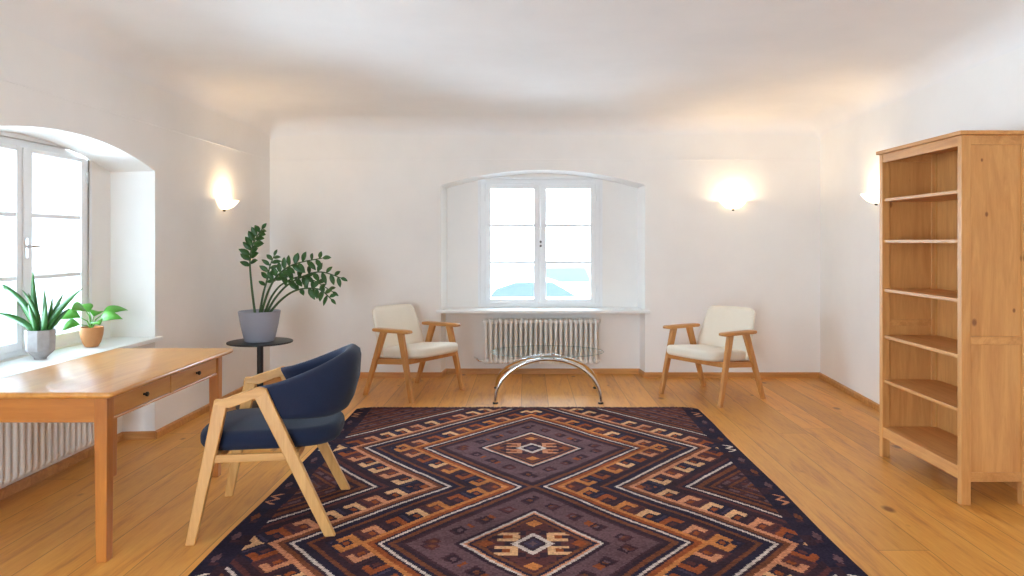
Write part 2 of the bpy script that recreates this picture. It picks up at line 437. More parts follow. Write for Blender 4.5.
# ------------------------------------------------------------------ windows
def window(name, loc, rotz, z0, z1, gz0, gz1, handle, full=True):
    """local: x along the wall, y outward, z up; casement pair, three panes each"""
    w = sempty(name); w.location = loc; w.rotation_euler = (0, 0, rotz)
    HW = 0.64
    bm = B()
    box(bm, -HW, -HW + 0.05, 0.0, 0.10, z0, z1); box(bm, HW - 0.05, HW, 0.0, 0.10, z0, z1)
    box(bm, -HW + 0.05, HW - 0.05, 0.0, 0.10, z1 - 0.05, z1); box(bm, -HW + 0.05, HW - 0.05, 0.0, 0.10, z0, z0 + 0.04)
    # thin cover strip around the frame
    for s in (-1, 1): box(bm, *sorted((s * HW, s * (HW + 0.028))), -0.012, 0.004, z0, z1 + 0.028)
    box(bm, -HW, HW, -0.012, 0.004, z1, z1 + 0.028)
    obj('frame', bm, M['paint'], w, bevel=0.004)
    for s in (-1, 1):
        a, b = sorted((s * 0.006, s * 0.592)); ga, gb = sorted((s * 0.062, s * 0.537))
        bm = B()
        if s > 0: box(bm, -0.022, 0.006, -0.026, -0.0185, z0 + 0.037, z1 - 0.047)
        y0, y1 = -0.018, 0.045
        box(bm, a, ga, y0, y1, z0 + 0.035, z1 - 0.045); box(bm, gb, b, y0, y1, z0 + 0.035, z1 - 0.045)
        box(bm, ga, gb, y0, y1, z0 + 0.035, gz0); box(bm, ga, gb, y0, y1, gz1, z1 - 0.045)
        sash = obj('sash', bm, M['paint'], w, bevel=0.006)
        for k in (1, 2):
            zz = gz0 + (gz1 - gz0) * k / 3
            bm = B(); box(bm, ga, gb, -0.012, 0.038, zz - 0.012, zz + 0.012); obj('muntin', bm, M['paint'], sash)
        for k in range(3):
            za, zb = gz0 + (gz1 - gz0) * k / 3, gz0 + (gz1 - gz0) * (k + 1) / 3
            bm = B(); box(bm, ga, gb, 0.013, 0.017, za, zb); obj('pane', bm, M['glass'], sash)
        for zz in (gz0 + 0.10, gz1 - 0.10):
            bm = B(); tube(bm, [(s * 0.597, -0.020, zz - 0.035), (s * 0.597, -0.020, zz + 0.035)], 0.008, 8); obj('hinge', bm, M['paint'], sash)
    zh = gz0 + (gz1 - gz0) * 0.5
    bm = B(); box(bm, -0.013, 0.013, -0.032, -0.0262, zh - 0.07, zh + 0.05)
    if handle == 'lever':
        hp = obj('handle', bm, M['chrome'], w, bevel=0.003)
        bm = B(); tube(bm, [(0, -0.031, zh), (0, -0.058, zh), (0.02, -0.064, zh), (0.11, -0.064, zh)], 0.008, 8)
        hp2 = obj('lever', bm, M['chrome'], hp, smooth=True)
    else:
        hp = obj('handle', bm, M['paint'], w, bevel=0.003)
        for dz in (0.022, -0.022):
            bm = B(); tube(bm, [(0.004, -0.032, zh + dz), (0.004, -0.040, zh + dz)], 0.011, 12); obj('rivet', bm, M['bronze'], hp)
    return w
window('window_1', (0.142, YB + 0.31, 0), 0, 0.70, 2.07, 0.785, 1.967, 'escutcheon')
window('window_2', (XL - 0.31, 4.235, 0), R(90), 0.735, 2.0, 0.82, 1.93, 'lever')
window('added_window', (XL - 0.31, 0.835, 0), R(90), 0.735, 2.0, 0.82, 1.93, 'lever')  # added window, out of view, there to brighten the near room

bm = B(); box(bm, -0.86, 1.19, YB, YB + 0.30, 0.667, 0.697); box(bm, -0.93, 1.26, YB - 0.06, YB, 0.667, 0.697)
struct('trim_3', obj('trim_3', bm, M['sill'], bevel=0.006))
bm = B(); box(bm, XL - 0.30, XL, 3.325, 5.125, 0.697, 0.727); box(bm, XL, XL + 0.04, 3.26, 5.19, 0.697, 0.727)
struct('trim_4', obj('trim_4', bm, M['sill'], bevel=0.006))
bm = B(); box(bm, XL - 0.30, XL, -0.075, 1.725, 0.697, 0.727); box(bm, XL, XL + 0.04, -0.14, 1.79, 0.697, 0.727)
struct('trim_5', obj('trim_5', bm, M['sill'], bevel=0.006))  # sill of the added window

# ------------------------------------------------------------------ outside
bm = B(); box(bm, -16, 16, YB + 0.6, 48, -1.2, -1.08)
struct('ground', obj('ground', bm, M['asphalt']))
fac = thing('building', 'pale plastered house across the street seen through the back window', 'building', (0, 31, -1.08))
bm = B(); box(bm, -9, 9, 0, 1, 0, 8); obj('facade', bm, M['facade'], fac)
for x in (-4.6, -2.55, 1.9, 4.4):
    for z in (1.9, 4.7):
        bm = B()
        for sx in (-0.55, 0.47): box(bm, x + sx, x + sx + 0.08, -0.04, 0.02, z, z + 1.6)
        box(bm, x - 0.55, x + 0.55, -0.06, 0.02, z - 0.08, z); box(bm, x - 0.55, x + 0.55, -0.04, 0.02, z + 1.6, z + 1.68)
        wf = obj('window_frame', bm, M['facade'], fac)
        bm = B(); box(bm, x - 0.47, x + 0.47, -0.01, 0.005, z, z + 1.6); obj('window_pane', bm, M['facade_glass'], wf)

def vehicle(name, label, cat, loc, rotz, prof, glass_prof, width, paint, wheel_y, tum=0.12):
    """side profile in (y,z), lofted across x with tumblehome"""
    v = thing(name, label, cat, loc, rotz)
    zmin = min(p[1] for p in prof); zmax = max(p[1] for p in prof); belt = 0.9
    def sec(pr, k, grow=0.0):
        out = []
        for y, z in pr:
            w = width / 2 - (tum * max(0, (z - belt) / (zmax - belt)) if z > belt else 0.0)
            out.append((k * (w + grow), y, z))
        return out
    bm = B(); ks = (-1, -0.94, -0.6, 0, 0.6, 0.94, 1)
    rings = []
    for k in ks:
        sh = 0.05 if abs(k) == 1 else 0.0
        rr = sec(prof, k)
        cy = sum(p[0] for p in prof) / len(prof)
        rings.append([(x, y + (cy - y) * sh * 0.5, z - (z - 0.5) * sh * 0.5) for x, y, z in rr])
    loft(bm, rings); obj('body', bm, paint, v, smooth=True, angle=35)
    for i, (gp, kind) in enumerate(glass_prof):
        if kind == 'side':
            for s in (-1, 1):
                bm = B()
                a = [(s * (width / 2 + 0.035 - tum * max(0, (z - belt) / (zmax - belt))), y, z) for y, z in gp]
                loft(bm, [a, [(x - s * 0.05, y, z) for x, y, z in a]]); obj('side_window', bm, M['car_glass'], v)
        else:
            bm = B()
            (ya, za), (yb, zb) = gp
            wa = width / 2 - 0.10; wb = width / 2 - tum - 0.06
            n = Vector((0, zb - za, -(yb - ya))).normalized() * (0.012 if kind == 'front' else -0.012)
            a = [Vector(p) + n for p in ((-wa, ya, za), (wa, ya, za), (wb, yb, zb), (-wb, yb, zb))]
            loft(bm, [a, [p - n * 2 for p in a]])
            obj({'front': 'windscreen', 'rear': 'rear_window'}[kind], bm, M['car_glass'], v)
    for y in wheel_y:
        for s in (-1, 1):
            bm = B(); x = s * (width / 2 - 0.09)
            loft(bm, [[(x + dx, y + rr * math.cos(a * math.pi / 12), 0.32 + rr * math.sin(a * math.pi / 12)) for a in range(24)] for dx, rr in ((-0.1, 0.27), (-0.085, 0.32), (0.085, 0.32), (0.1, 0.27))])
            obj('wheel', bm, M['tyre'], v, smooth=True)
    for s in (-1, 1):
        bm = B(); lathe(bm, [(0.02, -0.07), (0.08, -0.05), (0.10, 0), (0.08, 0.05), (0.02, 0.07)], (s * (width / 2 + 0.09), glass_prof[0][0][0][0] + 0.15, 1.0), 12, squash=0.6)
        obj('mirror', bm, paint, v, smooth=True)
    return v
hatch = [(-2.0, 0.25), (-2.05, 0.55), (-1.95, 0.72), (-1.05, 0.95), (-0.25, 1.38), (0.15, 1.46), (0.9, 1.44), (1.55, 1.25), (1.85, 0.95), (1.95, 0.6), (1.9, 0.25)]
vehicle('car', 'pale hatchback with blue tinted glass parked outside the back window', 'car', (0.50, 20.2, -1.06), R(96), hatch,
        [([(-0.98, 0.97), (-0.28, 1.36)], 'front'), ([(-0.75, 0.98), (-0.1, 1.36), (0.9, 1.36), (1.4, 1.2), (1.6, 0.98)], 'side'), ([(1.84, 0.97), (1.58, 1.22)], 'rear')], 1.72, M['car_white'], (-1.3, 1.25), 0.02)
vanp = [(-2.2, 0.3), (-2.25, 0.7), (-2.0, 1.0), (-1.6, 1.05), (-1.0, 1.55), (-0.4, 1.66), (2.1, 1.66), (2.2, 1.5), (2.2, 0.3)]
vehicle('van', 'pale blue van standing behind the hatchback outside the back window', 'van', (1.25, 26.6, -1.08), R(6), vanp,
        [([(-1.55, 1.09), (-1.04, 1.52)], 'front'), ([(-1.3, 1.08), (-0.85, 1.52), (1.9, 1.52), (1.9, 1.08)], 'side'), ([(2.21, 1.08), (2.20, 1.48)], 'rear')], 1.8, M['car_grey'], (-1.4, 1.5), 0.15)

# ------------------------------------------------------------------ radiators
def radiator(label, loc, rotz, n, pitch, z0, z1, valve_side, tr=0.0150):
    """local x along, y toward the room = -y"""
    r = thing('radiator', label, 'radiator', loc, rotz)
    L = n * pitch
    for i in range(n):
        x = -L / 2 + pitch * (i + 0.5)
        bm = B()
        for y in (-0.038, 0, 0.038):
            tube(bm, [(x, y, z0 + 0.03), (x, y, z1 - 0.03)], tr, 10)
        for z in (z0 + 0.026, z1 - 0.026):
            pts = rrect(0.105, 0.052, 0.024, 4)
            loft(bm, [[(x + dx, p * k, z + q * k) for p, q in pts] for dx, k in ((-pitch * 0.48, 0.72), (-pitch * 0.34, 0.95), (0, 1.0), (pitch * 0.34, 0.95), (pitch * 0.48, 0.72))])
        obj('column', bm, M['rad'], r, smooth=True, angle=50)
    bm = B()
    for z in (z0 + 0.026, z1 - 0.026): tube(bm, [(-L / 2 - 0.02, 0, z), (L / 2 + 0.02, 0, z)], 0.014, 12)
    obj('header', bm, M['rad'], r, smooth=True)
    bm = B(); s = valve_side
    tube(bm, [(s * (L / 2 + 0.01), 0, z0 + 0.026), (s * (L / 2 + 0.05), 0, z0 + 0.03), (s * (L / 2 + 0.075), 0.01, z0 + 0.05), (s * (L / 2 + 0.10), 0.085, z0 + 0.05)], 0.010, 8)
    obj('valve_pipe', bm, M['chrome'], r, smooth=True)
    for x in (-L / 3, L / 3):
        for zb in (z1 - 0.10, z0 + 0.08):
            bm = B(); box(bm, x - 0.012, x + 0.012, 0.03, 0.093, zb, zb + 0.03); obj('bracket', bm, M['rad'], r)
    return r
radiator('white column radiator under the back window behind the glass table', (0.145, YB + 0.125, 0), 0, 23, 0.0522, 0.125, 0.592, -1)
radiator('white column radiator under the left window beneath the wooden desk', (XL - 0.125, 4.15, 0), R(90), 22, 0.0545, 0.125, 0.592, 1, 0.0205)

# ------------------------------------------------------------------ wall sconces
def sconce(label, loc, rotz):
    """local: wall plane y=0, room toward -y"""
    s = thing('wall_sconce', label, 'wall lamp', loc, rotz, 'bowl wall lamps')
    bm = B(); n = 20; rings = []
    prof = [(0.012, -0.066), (0.05, -0.061), (0.085, -0.045), (0.112, -0.022), (0.130, 0.002), (0.140, 0.014)]
    outer = [[(r * math.cos(math.pi * k / n + math.pi), 0.95 * r * math.sin(math.pi * k / n + math.pi), z) for k in range(n + 1)] for r, z in prof]
    inner = [[(x * 0.955, y * 0.955, z + 0.004) for x, y, z in rg] for rg in outer]
    rows = outer + inner[::-1]
    vs = [[bm.verts.new(p) for p in rg] for rg in rows]
    for a, b in zip(vs, vs[1:]):
        for k in range(n): bm.faces.new((a[k], a[k + 1], b[k + 1], b[k]))
    obj('glass_shade', bm, M['opal'], s, smooth=True, angle=60)
    bm = B(); lathe(bm, [(0.004, -0.083), (0.013, -0.078), (0.015, -0.071), (0.008, -0.065)], (0, -0.012, 0), 14)
    obj('finial', bm, M['bronze'], s, smooth=True)
    bm = B(); loft(bm, [[(x, y, z) for x, z in rrect(0.09, 0.10, 0.02, 3)] for y in (-0.014, -0.0)]); obj('backplate', bm, M['paint'], s)
    bm = B(); tube(bm, [(0, -0.012, -0.045), (0, -0.055, -0.045), (0, -0.06, -0.03)], 0.010, 8); obj('lamp_holder', bm, M['paint'], s, smooth=True)
    ld = bpy.data.lights.new('sconce bulb', 'POINT'); ld.energy = SC_W; ld.color = (1.0, 0.74, 0.46); ld.shadow_soft_size = 0.022
    lo = bpy.data.objects.new('bulb', ld); COL.objects.link(lo); lo.parent = s; lo.location = (0, -0.065, 0.012)
    return s
SC_W = 2.8
sconce('lit bowl wall lamp on the left wall above the tall potted plant', (XL, 6.30, 1.745), R(90))
sconce('lit bowl wall lamp on the back wall right of the window', (2.12, YB, 1.80), 0)
sconce('lit bowl wall lamp on the right wall partly behind the bookcase', (XR(6.02), 6.02, 1.785), R(-90) + math.atan(0.07) * -1)

# ------------------------------------------------------------------ rug
def tri(v): return abs(((v + 1) % 2) - 1)
C = {k: Vector([lin(c) for c in v]) for k, v in dict(navy=(42, 35, 52), dark=(54, 37, 46), maroon=(90, 50, 48), mauve=(104, 75, 80), line=(206, 188, 176), rust=(146, 74, 40),
     orange=(192, 120, 64), salmon=(200, 134, 98), cream=(230, 214, 198), brown=(116, 66, 44), plum=(70, 44, 50), tan=(218, 168, 122), slate=(66, 56, 74)).items()}
X0, X1, Y0, Y1 = -1.424, 1.432, 2.13, 6.09
def hookcol(a, b, k, fingers, base, line):
    """latch-hook comb: a along [0,1), b across [0,1]"""
    inner = C['rust'] if fingers is not C['rust'] else C['maroon']
    if b < 0.17: return line
    if b > 0.90: return base
    if a < 0.26: return fingers
    if b > 0.66 and a < 0.62: return fingers
    if 0.30 < b < 0.56 and 0.34 < a < 0.54: return inner
    if 0.80 < a < 0.92 and b > 0.30: return base2(base)
    return base
def base2(b): return C['slate'] if b is C['navy'] else C['plum']
def rugcol(X, Y):
    dx = X - 0.03
    edge = min(X - X0, X1 - X); endd = min(Y - Y0, Y1 - Y)
    if edge < 0.022 or endd < 0.02: return C['navy']
    if edge < 0.085:
        q = Y % 0.24; n_ = int(Y / 0.24)
        if q < 0.16 and n_ % 4 == 0:
            z = abs(((q / 0.04) % 2) - 1); e = (edge - 0.028) / 0.05
            if abs(e - z) < 0.24: return C['cream'] if n_ % 8 else C['salmon']
        elif q < 0.15:
            if abs((q - 0.075) / 0.055) + abs(edge - 0.055) / 0.022 < 1: return C['mauve'] if n_ % 3 else C['brown']
            if q < 0.03 and edge > 0.05: return C['plum']
        return C['navy']
    if edge < 0.135: return C['navy'] if int((Y * 9) % 3) else C['dark']
    if endd < 0.06: return C['plum'] if int(X * 17) % 3 else C['maroon']
    u = abs(dx) / 0.73; v = (Y - 3.35) / 0.77
    fold = -1 <= v <= 3
    tv = tri(v) if fold else (1 + (v - 3 if v > 3 else -1 - v))
    w = 0.89 * tv; t = u + w; s = u - w + 40
    idx = int(math.floor(v + 1) // 2)
    if t < 0.46:                                   # centre medallion
        if t > 0.415: return C['line'] if t > 0.435 else C['salmon']
        if t > 0.385: return C['navy']
        if t > 0.35: return C['brown']
        y = w; x = u
        if x + y < 0.06: return C['slate'] if (x + y) > 0.03 else C['mauve']
        if x + y < 0.095: return C['dark']
        if x + y < 0.14: return C['line']
        ax, ay = abs(x - 0.165), abs(y - 0.085)
        m = max(ax / 0.070, ay / 0.055)
        if m < 0.38: return C['rust']
        if x > 0.185 and ay < 0.022: return C['dark']
        if m < 1: return C['tan'] if idx == 0 else C['salmon']
        if abs(x - 0.30) / 0.055 + y / 0.05 < 1: return C['rust']
        if x / 0.06 + abs(y - 0.27) / 0.05 < 1: return C['orange']
        if x / 0.12 + abs(y - 0.25) / 0.09 < 1: return C['maroon']
        return C['dark'] if (int(x * 22) + int(y * 18)) % 3 == 0 else C['maroon']
    if t < 0.50: return C['dark']
    if t < 0.83:                                   # mauve field with little squares
        if t > 0.80: return C['plum']
        p = 0.30; a = ((s + (0.15 if dx > 0 else 0.05)) / p) % 1; b = (t - 0.66) / 0.085
        m = max(abs(a - 0.5) / 0.30, abs(b))
        if m < 0.30: return C['brown'] if int(s / p) % 2 else C['mauve']
        if m < 0.62: return C['dark'] if int(s / p) % 3 else C['maroon']
        if m < 0.95 and abs(b) < 0.8 and a > 0.5: return C['plum']
        if int(s / p) % 4 == 1 and m < 1.5 and a < 0.5: return C['rust'] if abs(b) < 0.5 else C['mauve']
        return C['mauve']
    if t < 0.875: return C['dark']
    if t < 0.925: return C['brown']
    if t < 0.967: return C['navy']
    if t < 0.995: return C['line']
    if t < 1.02: return C['dark']
    if t < 1.07: return C['rust']
    if t < 1.34:
        p = 0.254; a = ((s + 0.07) / p) % 1; b = (t - 1.07) / 0.27
        k = int(math.floor((s + 0.07) / p))
        return hookcol(a, b, k, (C['orange'], C['rust'], C['orange'], C['tan'], C['rust'], C['salmon'])[k % 6], (C['navy'], C['dark'], C['maroon'])[k % 3], C['orange'])
    if t < 1.41: return C['dark']
    if t < 1.45: return C['brown']
    if t < 1.523: return C['navy']
    if t < 1.553: return C['line']
    if t < 1.585: return C['dark']
    if t < 1.635: return C['brown']
    if t < 1.93:
        p = 0.254; a = ((s + 0.2) / p) % 1; b = (t - 1.635) / 0.295
        k = int(math.floor((s + 0.2) / p))
        return hookcol(a, b, k, (C['tan'], C['salmon'], C['rust'], C['tan'], C['salmon'], C['tan'])[k % 6], (C['dark'], C['maroon'], C['navy'])[k % 3], C['salmon'])
    if t < 2.0: return C['dark']
    if t < 2.05: return C['maroon']
    if t < 2.085: return C['navy']
    if t < 2.115: return C['line']
    if t < 2.16: return C['dark']
    if t < 2.22: return C['brown']
    if t < 2.27: return C['dark']
    b = ((t - 2.27) / 0.14) % 1; a = (s / 0.20) % 1
    if b < 0.25: return C['brown']
    if b < 0.45: return C['plum']
    if a < 0.35 and b < 0.85: return C['dark'] if int(s / 0.2) % 2 else C['maroon']
    return C['mauve'] if int(t * 21) % 2 else C['plum']

def build_rug():
    nx, ny = 318, 520
    dx, dy = (X1 - X0) / nx, (Y1 - Y0) / ny
    verts, faces, cols = [], [], []
    def zr(x, y):
        e = min(x - X0, X1 - x, y - Y0, Y1 - y)
        return 0.007 + 0.0012 * noise.noise((x * 3, y * 3, 0)) - (0.004 if e < 0.004 else 0)
    def wob(x, y):
        return 0.010 * noise.noise((3.1, y * 1.3, 0)) if min(x - X0, X1 - x) < 0.2 else 0.0
    for j in range(ny + 1):
        y = Y0 + dy * j
        for i in range(nx + 1):
            x = X0 + dx * i
            yw = y + (0.012 * noise.noise((x * 2.2, 7.7, 0)) + 0.006 * noise.noise((x * 9, 2.7, 0))) * max(0, 1 - (Y1 - y) / 0.3) - 0.05 * max(0, 1 - min(x - X0, X1 - x) / 0.16) ** 2 * max(0, 1 - (Y1 - y) / 0.4)
            verts.append((x + wob(x, y), yw, zr(x, y)))
    for j in range(ny):
        y = Y0 + dy * (j + 0.5)
        for i in range(nx):
            x = X0 + dx * (i + 0.5)
            a = j * (nx + 1) + i; faces.append((a, a + 1, a + nx + 2, a + nx + 1))
            # woven unevenness
            xx = x + 0.014 * noise.noise((x * 2.0, y * 2.0, 1.3)) + 0.004 * noise.noise((x * 9, y * 14, 4.0)); yy = y + 0.016 * noise.noise((x * 1.7, y * 1.7, 5.1)) + 0.004 * noise.noise((x * 9, y * 9, 9.0))
            c = rugcol(xx, yy)
            k = 1.0 + 0.22 * noise.noise((x * 1.5, y * 14, 0)) + 0.2 * noise.noise((x * 3, y * 3, 8)) + 0.5 * (random.random() - 0.5)
            cols.append((c[0] * k, c[1] * k, c[2] * k, 1.0))
    # skirt so the rug has thickness
    nb = len(verts)
    def sk(idx_list, flip):
        nonlocal verts
        st = len(verts)
        for q in idx_list:
            p = verts[q]; verts.append((p[0], p[1], 0.0005))
        for m in range(len(idx_list) - 1):
            f = (idx_list[m], idx_list[m + 1], st + m + 1, st + m)
            faces.append(f[::-1] if flip else f); cols.append((*C['navy'], 1))
    sk([i for i in range(nx + 1)], True); sk([ny * (nx + 1) + i for i in range(nx + 1)], False)
    sk([j * (nx + 1) for j in range(ny + 1)], False); sk([j * (nx + 1) + nx for j in range(ny + 1)], True)
    me = bpy.data.meshes.new('rug'); me.from_pydata(verts, [], faces); me.update()
    at = me.attributes.new('weave', 'FLOAT_COLOR', 'FACE')
    flat = [q for c in cols for q in c]; at.data.foreach_set('color', flat)
    t = NT('woven kilim wool'); an = t.n('ShaderNodeAttribute', attribute_name='weave')
    v = t.coord('Object', (130, 260, 1)); f = t.noise(v, 1.0, 2)
    col = t.mix(t.math('MULTIPLY', f, 0.28), an.outputs['Color'], (0.02, 0.012, 0.012, 1))
    t.bsdf(col, 1.0, normal=t.bump(f, 0.35, 0.003), Specular_IOR_Level=0.08)
    me.materials.append(t.m)
    o = bpy.data.objects.new('rug', me); COL.objects.link(o)
    o['label'] = 'dark woven rug with orange and cream zigzag diamonds on the floorboards'; o['category'] = 'rug'
    # fringe along the far end
    bm = B()
    x = X0 + 0.03
    while x < X1 - 0.02:
        e = 0.016 * random.random() + 0.014
        yw = Y1 + (0.012 * noise.noise((x * 2.2, 7.7, 0)) + 0.006 * noise.noise((x * 9, 2.7, 0))) - 0.05 * max(0, 1 - min(x - X0, X1 - x) / 0.16) ** 2
        tube(bm, [(x, yw - 0.006, 0.005), (x + random.uniform(-.006, .006), yw + e * 0.6, 0.004), (x + random.uniform(-.012, .012), yw + e, 0.0025)], 0.0024, 5)
        x += 0.012
    fr = obj('fringe', bm, plain('dark plum fringe', rgb(66, 48, 56), 0.95), o)
    return o
build_rug()

# ------------------------------------------------------------------ desk
def desk():
    d = thing('writing_desk', 'golden beech writing desk with two small drawers by the left window', 'desk', (-2.16, 3.785, 0))
    hx, hy = 0.362, 0.655
    bm = B(); o = rrect(2 * hx, 2 * hy, 0.02, 4)
    def ring(ins, z):
        return [(x - ins * (1 if x > 0 else -1), y - ins * (1 if y > 0 else -1), z) for x, y in o]
    loft(bm, [ring(0.012, 0.722), ring(0.004, 0.726), ring(0, 0.732), ring(0, 0.742), ring(0.004, 0.748), ring(0.010, 0.750)])
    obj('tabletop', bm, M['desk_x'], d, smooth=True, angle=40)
    lx, LX = hx - 0.036 - 0.029, -(hx - 0.031); ya, yb = -0.600, 0.540; w = 0.0285
    for X in (LX, lx):
        for Y in (ya, yb):
            bm = B()
            loft(bm, [[(X + a * k, Y + b * k, z) for a, b in ((-1, -1), (1, -1), (1, 1), (-1, 1))] for z, k in ((0.0, 0.024), (0.58, w), (0.722, w))])
            obj('leg', bm, M['desk_z_shade'], d, bevel=0.004)
    az0, az1 = 0.612, 0.722
    for y in (ya - 0.010, yb + 0.010):
        bm = B(); box(bm, LX + w, lx - w, y - 0.011, y + 0.011, az0, az1); obj('end_apron', bm, M['desk_e_shade'], d, bevel=0.002)
    bm = B(); box(bm, LX - 0.019, LX + 0.003, ya + w, yb - w, az0, az1); obj('back_apron', bm, M['desk_x'], d, bevel=0.002)
    xf = lx + 0.022; yc = (ya + yb) / 2
    bm = B(); box(bm, xf - 0.022, xf, ya + w, yb - w, az0, az0 + 0.010); box(bm, xf - 0.022, xf, ya + w, yb - w, az1 - 0.008, az1)
    box(bm, xf - 0.022, xf, yc - 0.013, yc + 0.013, az0 + 0.010, az1 - 0.008)
    obj('drawer_rail', bm, M['desk_x'], d, bevel=0.0015)
    for a, b in ((ya + w + 0.004, yc - 0.0165), (yc + 0.0165, yb - w - 0.004)):
        bm = B(); box(bm, xf - 0.018, xf - 0.003, a, b, az0 + 0.0135, az1 - 0.0115)
        box(bm, xf - 0.30, xf - 0.018, a + 0.01, a + 0.02, az0 + 0.02, az1 - 0.03); box(bm, xf - 0.30, xf - 0.018, b - 0.02, b - 0.01, az0 + 0.02, az1 - 0.03)
        dr = obj('drawer', bm, M['desk_x'], d, bevel=0.002)
        bm = B(); yk = (a + b) / 2; n = 16
        loft(bm, [[(xf + x, yk + r * math.cos(2 * math.pi * k / n), (az0 + az1) / 2 + 0.004 + r * math.sin(2 * math.pi * k / n)) for k in range(n)] for x, r in ((-0.006, 0.006), (0.006, 0.006), (0.010, 0.011), (0.017, 0.012), (0.021, 0.008))])
        obj('knob', bm, M['bronze'], dr, smooth=True)
desk()

# ------------------------------------------------------------------ navy chair
def navy_chair():
    # local +x is forward
    c = thing('desk_chair', 'navy upholstered chair with angular pale oak arms beside the desk', 'chair', (-1.287, 3.714, 0), math.pi + 0.135)
    for s in (-1, 1):
        zr = 0.008
        ft, fb = Vector((0.190, s * 0.285, 0.656)), Vector((0.318, s * 0.325, 0.0))
        rt, rb = Vector((0.020, s * 0.285, 0.706)), Vector((-0.312, s * 0.325, zr))
        bm = B(); beam(bm, fb, ft + Vector((0, 0, 0.005)), 0.032, 0.044, 0.036, 0.064, level=True); obj('front_leg', bm, M['oak'], c, bevel=0.005)
        bm = B(); beam(bm, rb, rt + Vector((0.002, 0, -0.002)), 0.032, 0.046, 0.036, 0.066, level=True); obj('rear_leg', bm, M['oak'], c, bevel=0.005)
        # arm top bar with mitred ends
        bm = B(); y = s * 0.285; w = 0.0195
        pts = [(0.226, 0.630), (0.220, 0.649), (0.177, 0.666), (0.027, 0.714), (-0.016, 0.706), (0.006, 0.662), (0.042, 0.660), (0.150, 0.622)]
        loft(bm, [[(x, y - w, z) for x, z in pts], [(x, y + w, z) for x, z in pts]]); obj('armrest', bm, M['oak_x'], c, bevel=0.004)
        bm = B(); beam(bm, (0.225, s * 0.300, 0.387), (-0.165, s * 0.300, 0.387), 0.024, 0.036); obj('side_rail', bm, M['oak_x'], c, bevel=0.003)
    for x in (0.21, -0.15):
        bm = B(); beam(bm, (x, -0.295, 0.387), (x, 0.295, 0.387), 0.024, 0.036, side=(1, 0, 0)); obj('cross_rail', bm, M['oak_x'], c, bevel=0.003)
    # seat: square front, rounded back
    out = []
    N = 48
    for k in range(N):
        a = 2 * math.pi * k / N; ca, sa = math.cos(a), math.sin(a)
        e = 0.42 if ca > 0 else 0.75
        out.append((0.03 + (0.305 if ca > 0 else 0.365) * math.copysign(abs(ca) ** e, ca), 0.268 * math.copysign(abs(sa) ** 0.55, sa)))
    bm = B(); slab_round(bm, out, 0.406, 0.500, 0.040, 5); obj('seat', bm, M['navy'], c, smooth=True, angle=180)
    # wrap-around back band
    N = 44; rings = []
    for k in range(N + 1):
        ph = -math.pi / 2 + math.pi * k / N       # -90..90 : right arm round the back to left arm
        cph = max(0.0, math.cos(ph)); sn = math.sin(ph)
        up = (cph ** 0.75) ** 1.35
        zt = 0.712 + 0.150 * up; zb = 0.552 - 0.01 * up
        ft, fbm = 0.0, -0.085
        def pl(reach, width, f0, lift): return (f0 - reach * cph ** 0.75, width * math.copysign(abs(sn) ** 0.62, sn))
        xt, yt = pl(0.430, 0.280, 0.03, 0); xb, yb = pl(0.290, 0.285, -0.055, 0)
        # outward normal in plan
        nx, ny = (-cph * 0.9, sn * 0.8 if abs(sn) < .999 else sn); L = math.hypot(nx, ny); nx, ny = nx / L, ny / L
        th = 0.026 + 0.018 * up
        ring = []
        for q in range(16):
            a = 2 * math.pi * q / 16
            ca, sa = math.cos(a), math.sin(a)
            hz = math.copysign(abs(sa) ** 0.45, sa); wd = math.copysign(abs(ca) ** 0.6, ca) * (0.55 + 0.45 * (1 - abs(hz)) ) if abs(hz) > .9 else math.copysign(abs(ca) ** 0.6, ca)
            m = (hz + 1) / 2
            bulge = 0.02 * math.sin(math.pi * m) * up
            px = xb + (xt - xb) * m; py = yb + (yt - yb) * m; pz = zb + (zt - zb) * m
            ring.append((px + nx * (wd * th - 0.02 + bulge), py + ny * (wd * th - 0.02 + bulge), pz))
        rings.append(ring)
    bm = B(); loft(bm, rings); obj('backrest', bm, M['navy'], c, smooth=True, angle=180)
navy_chair()

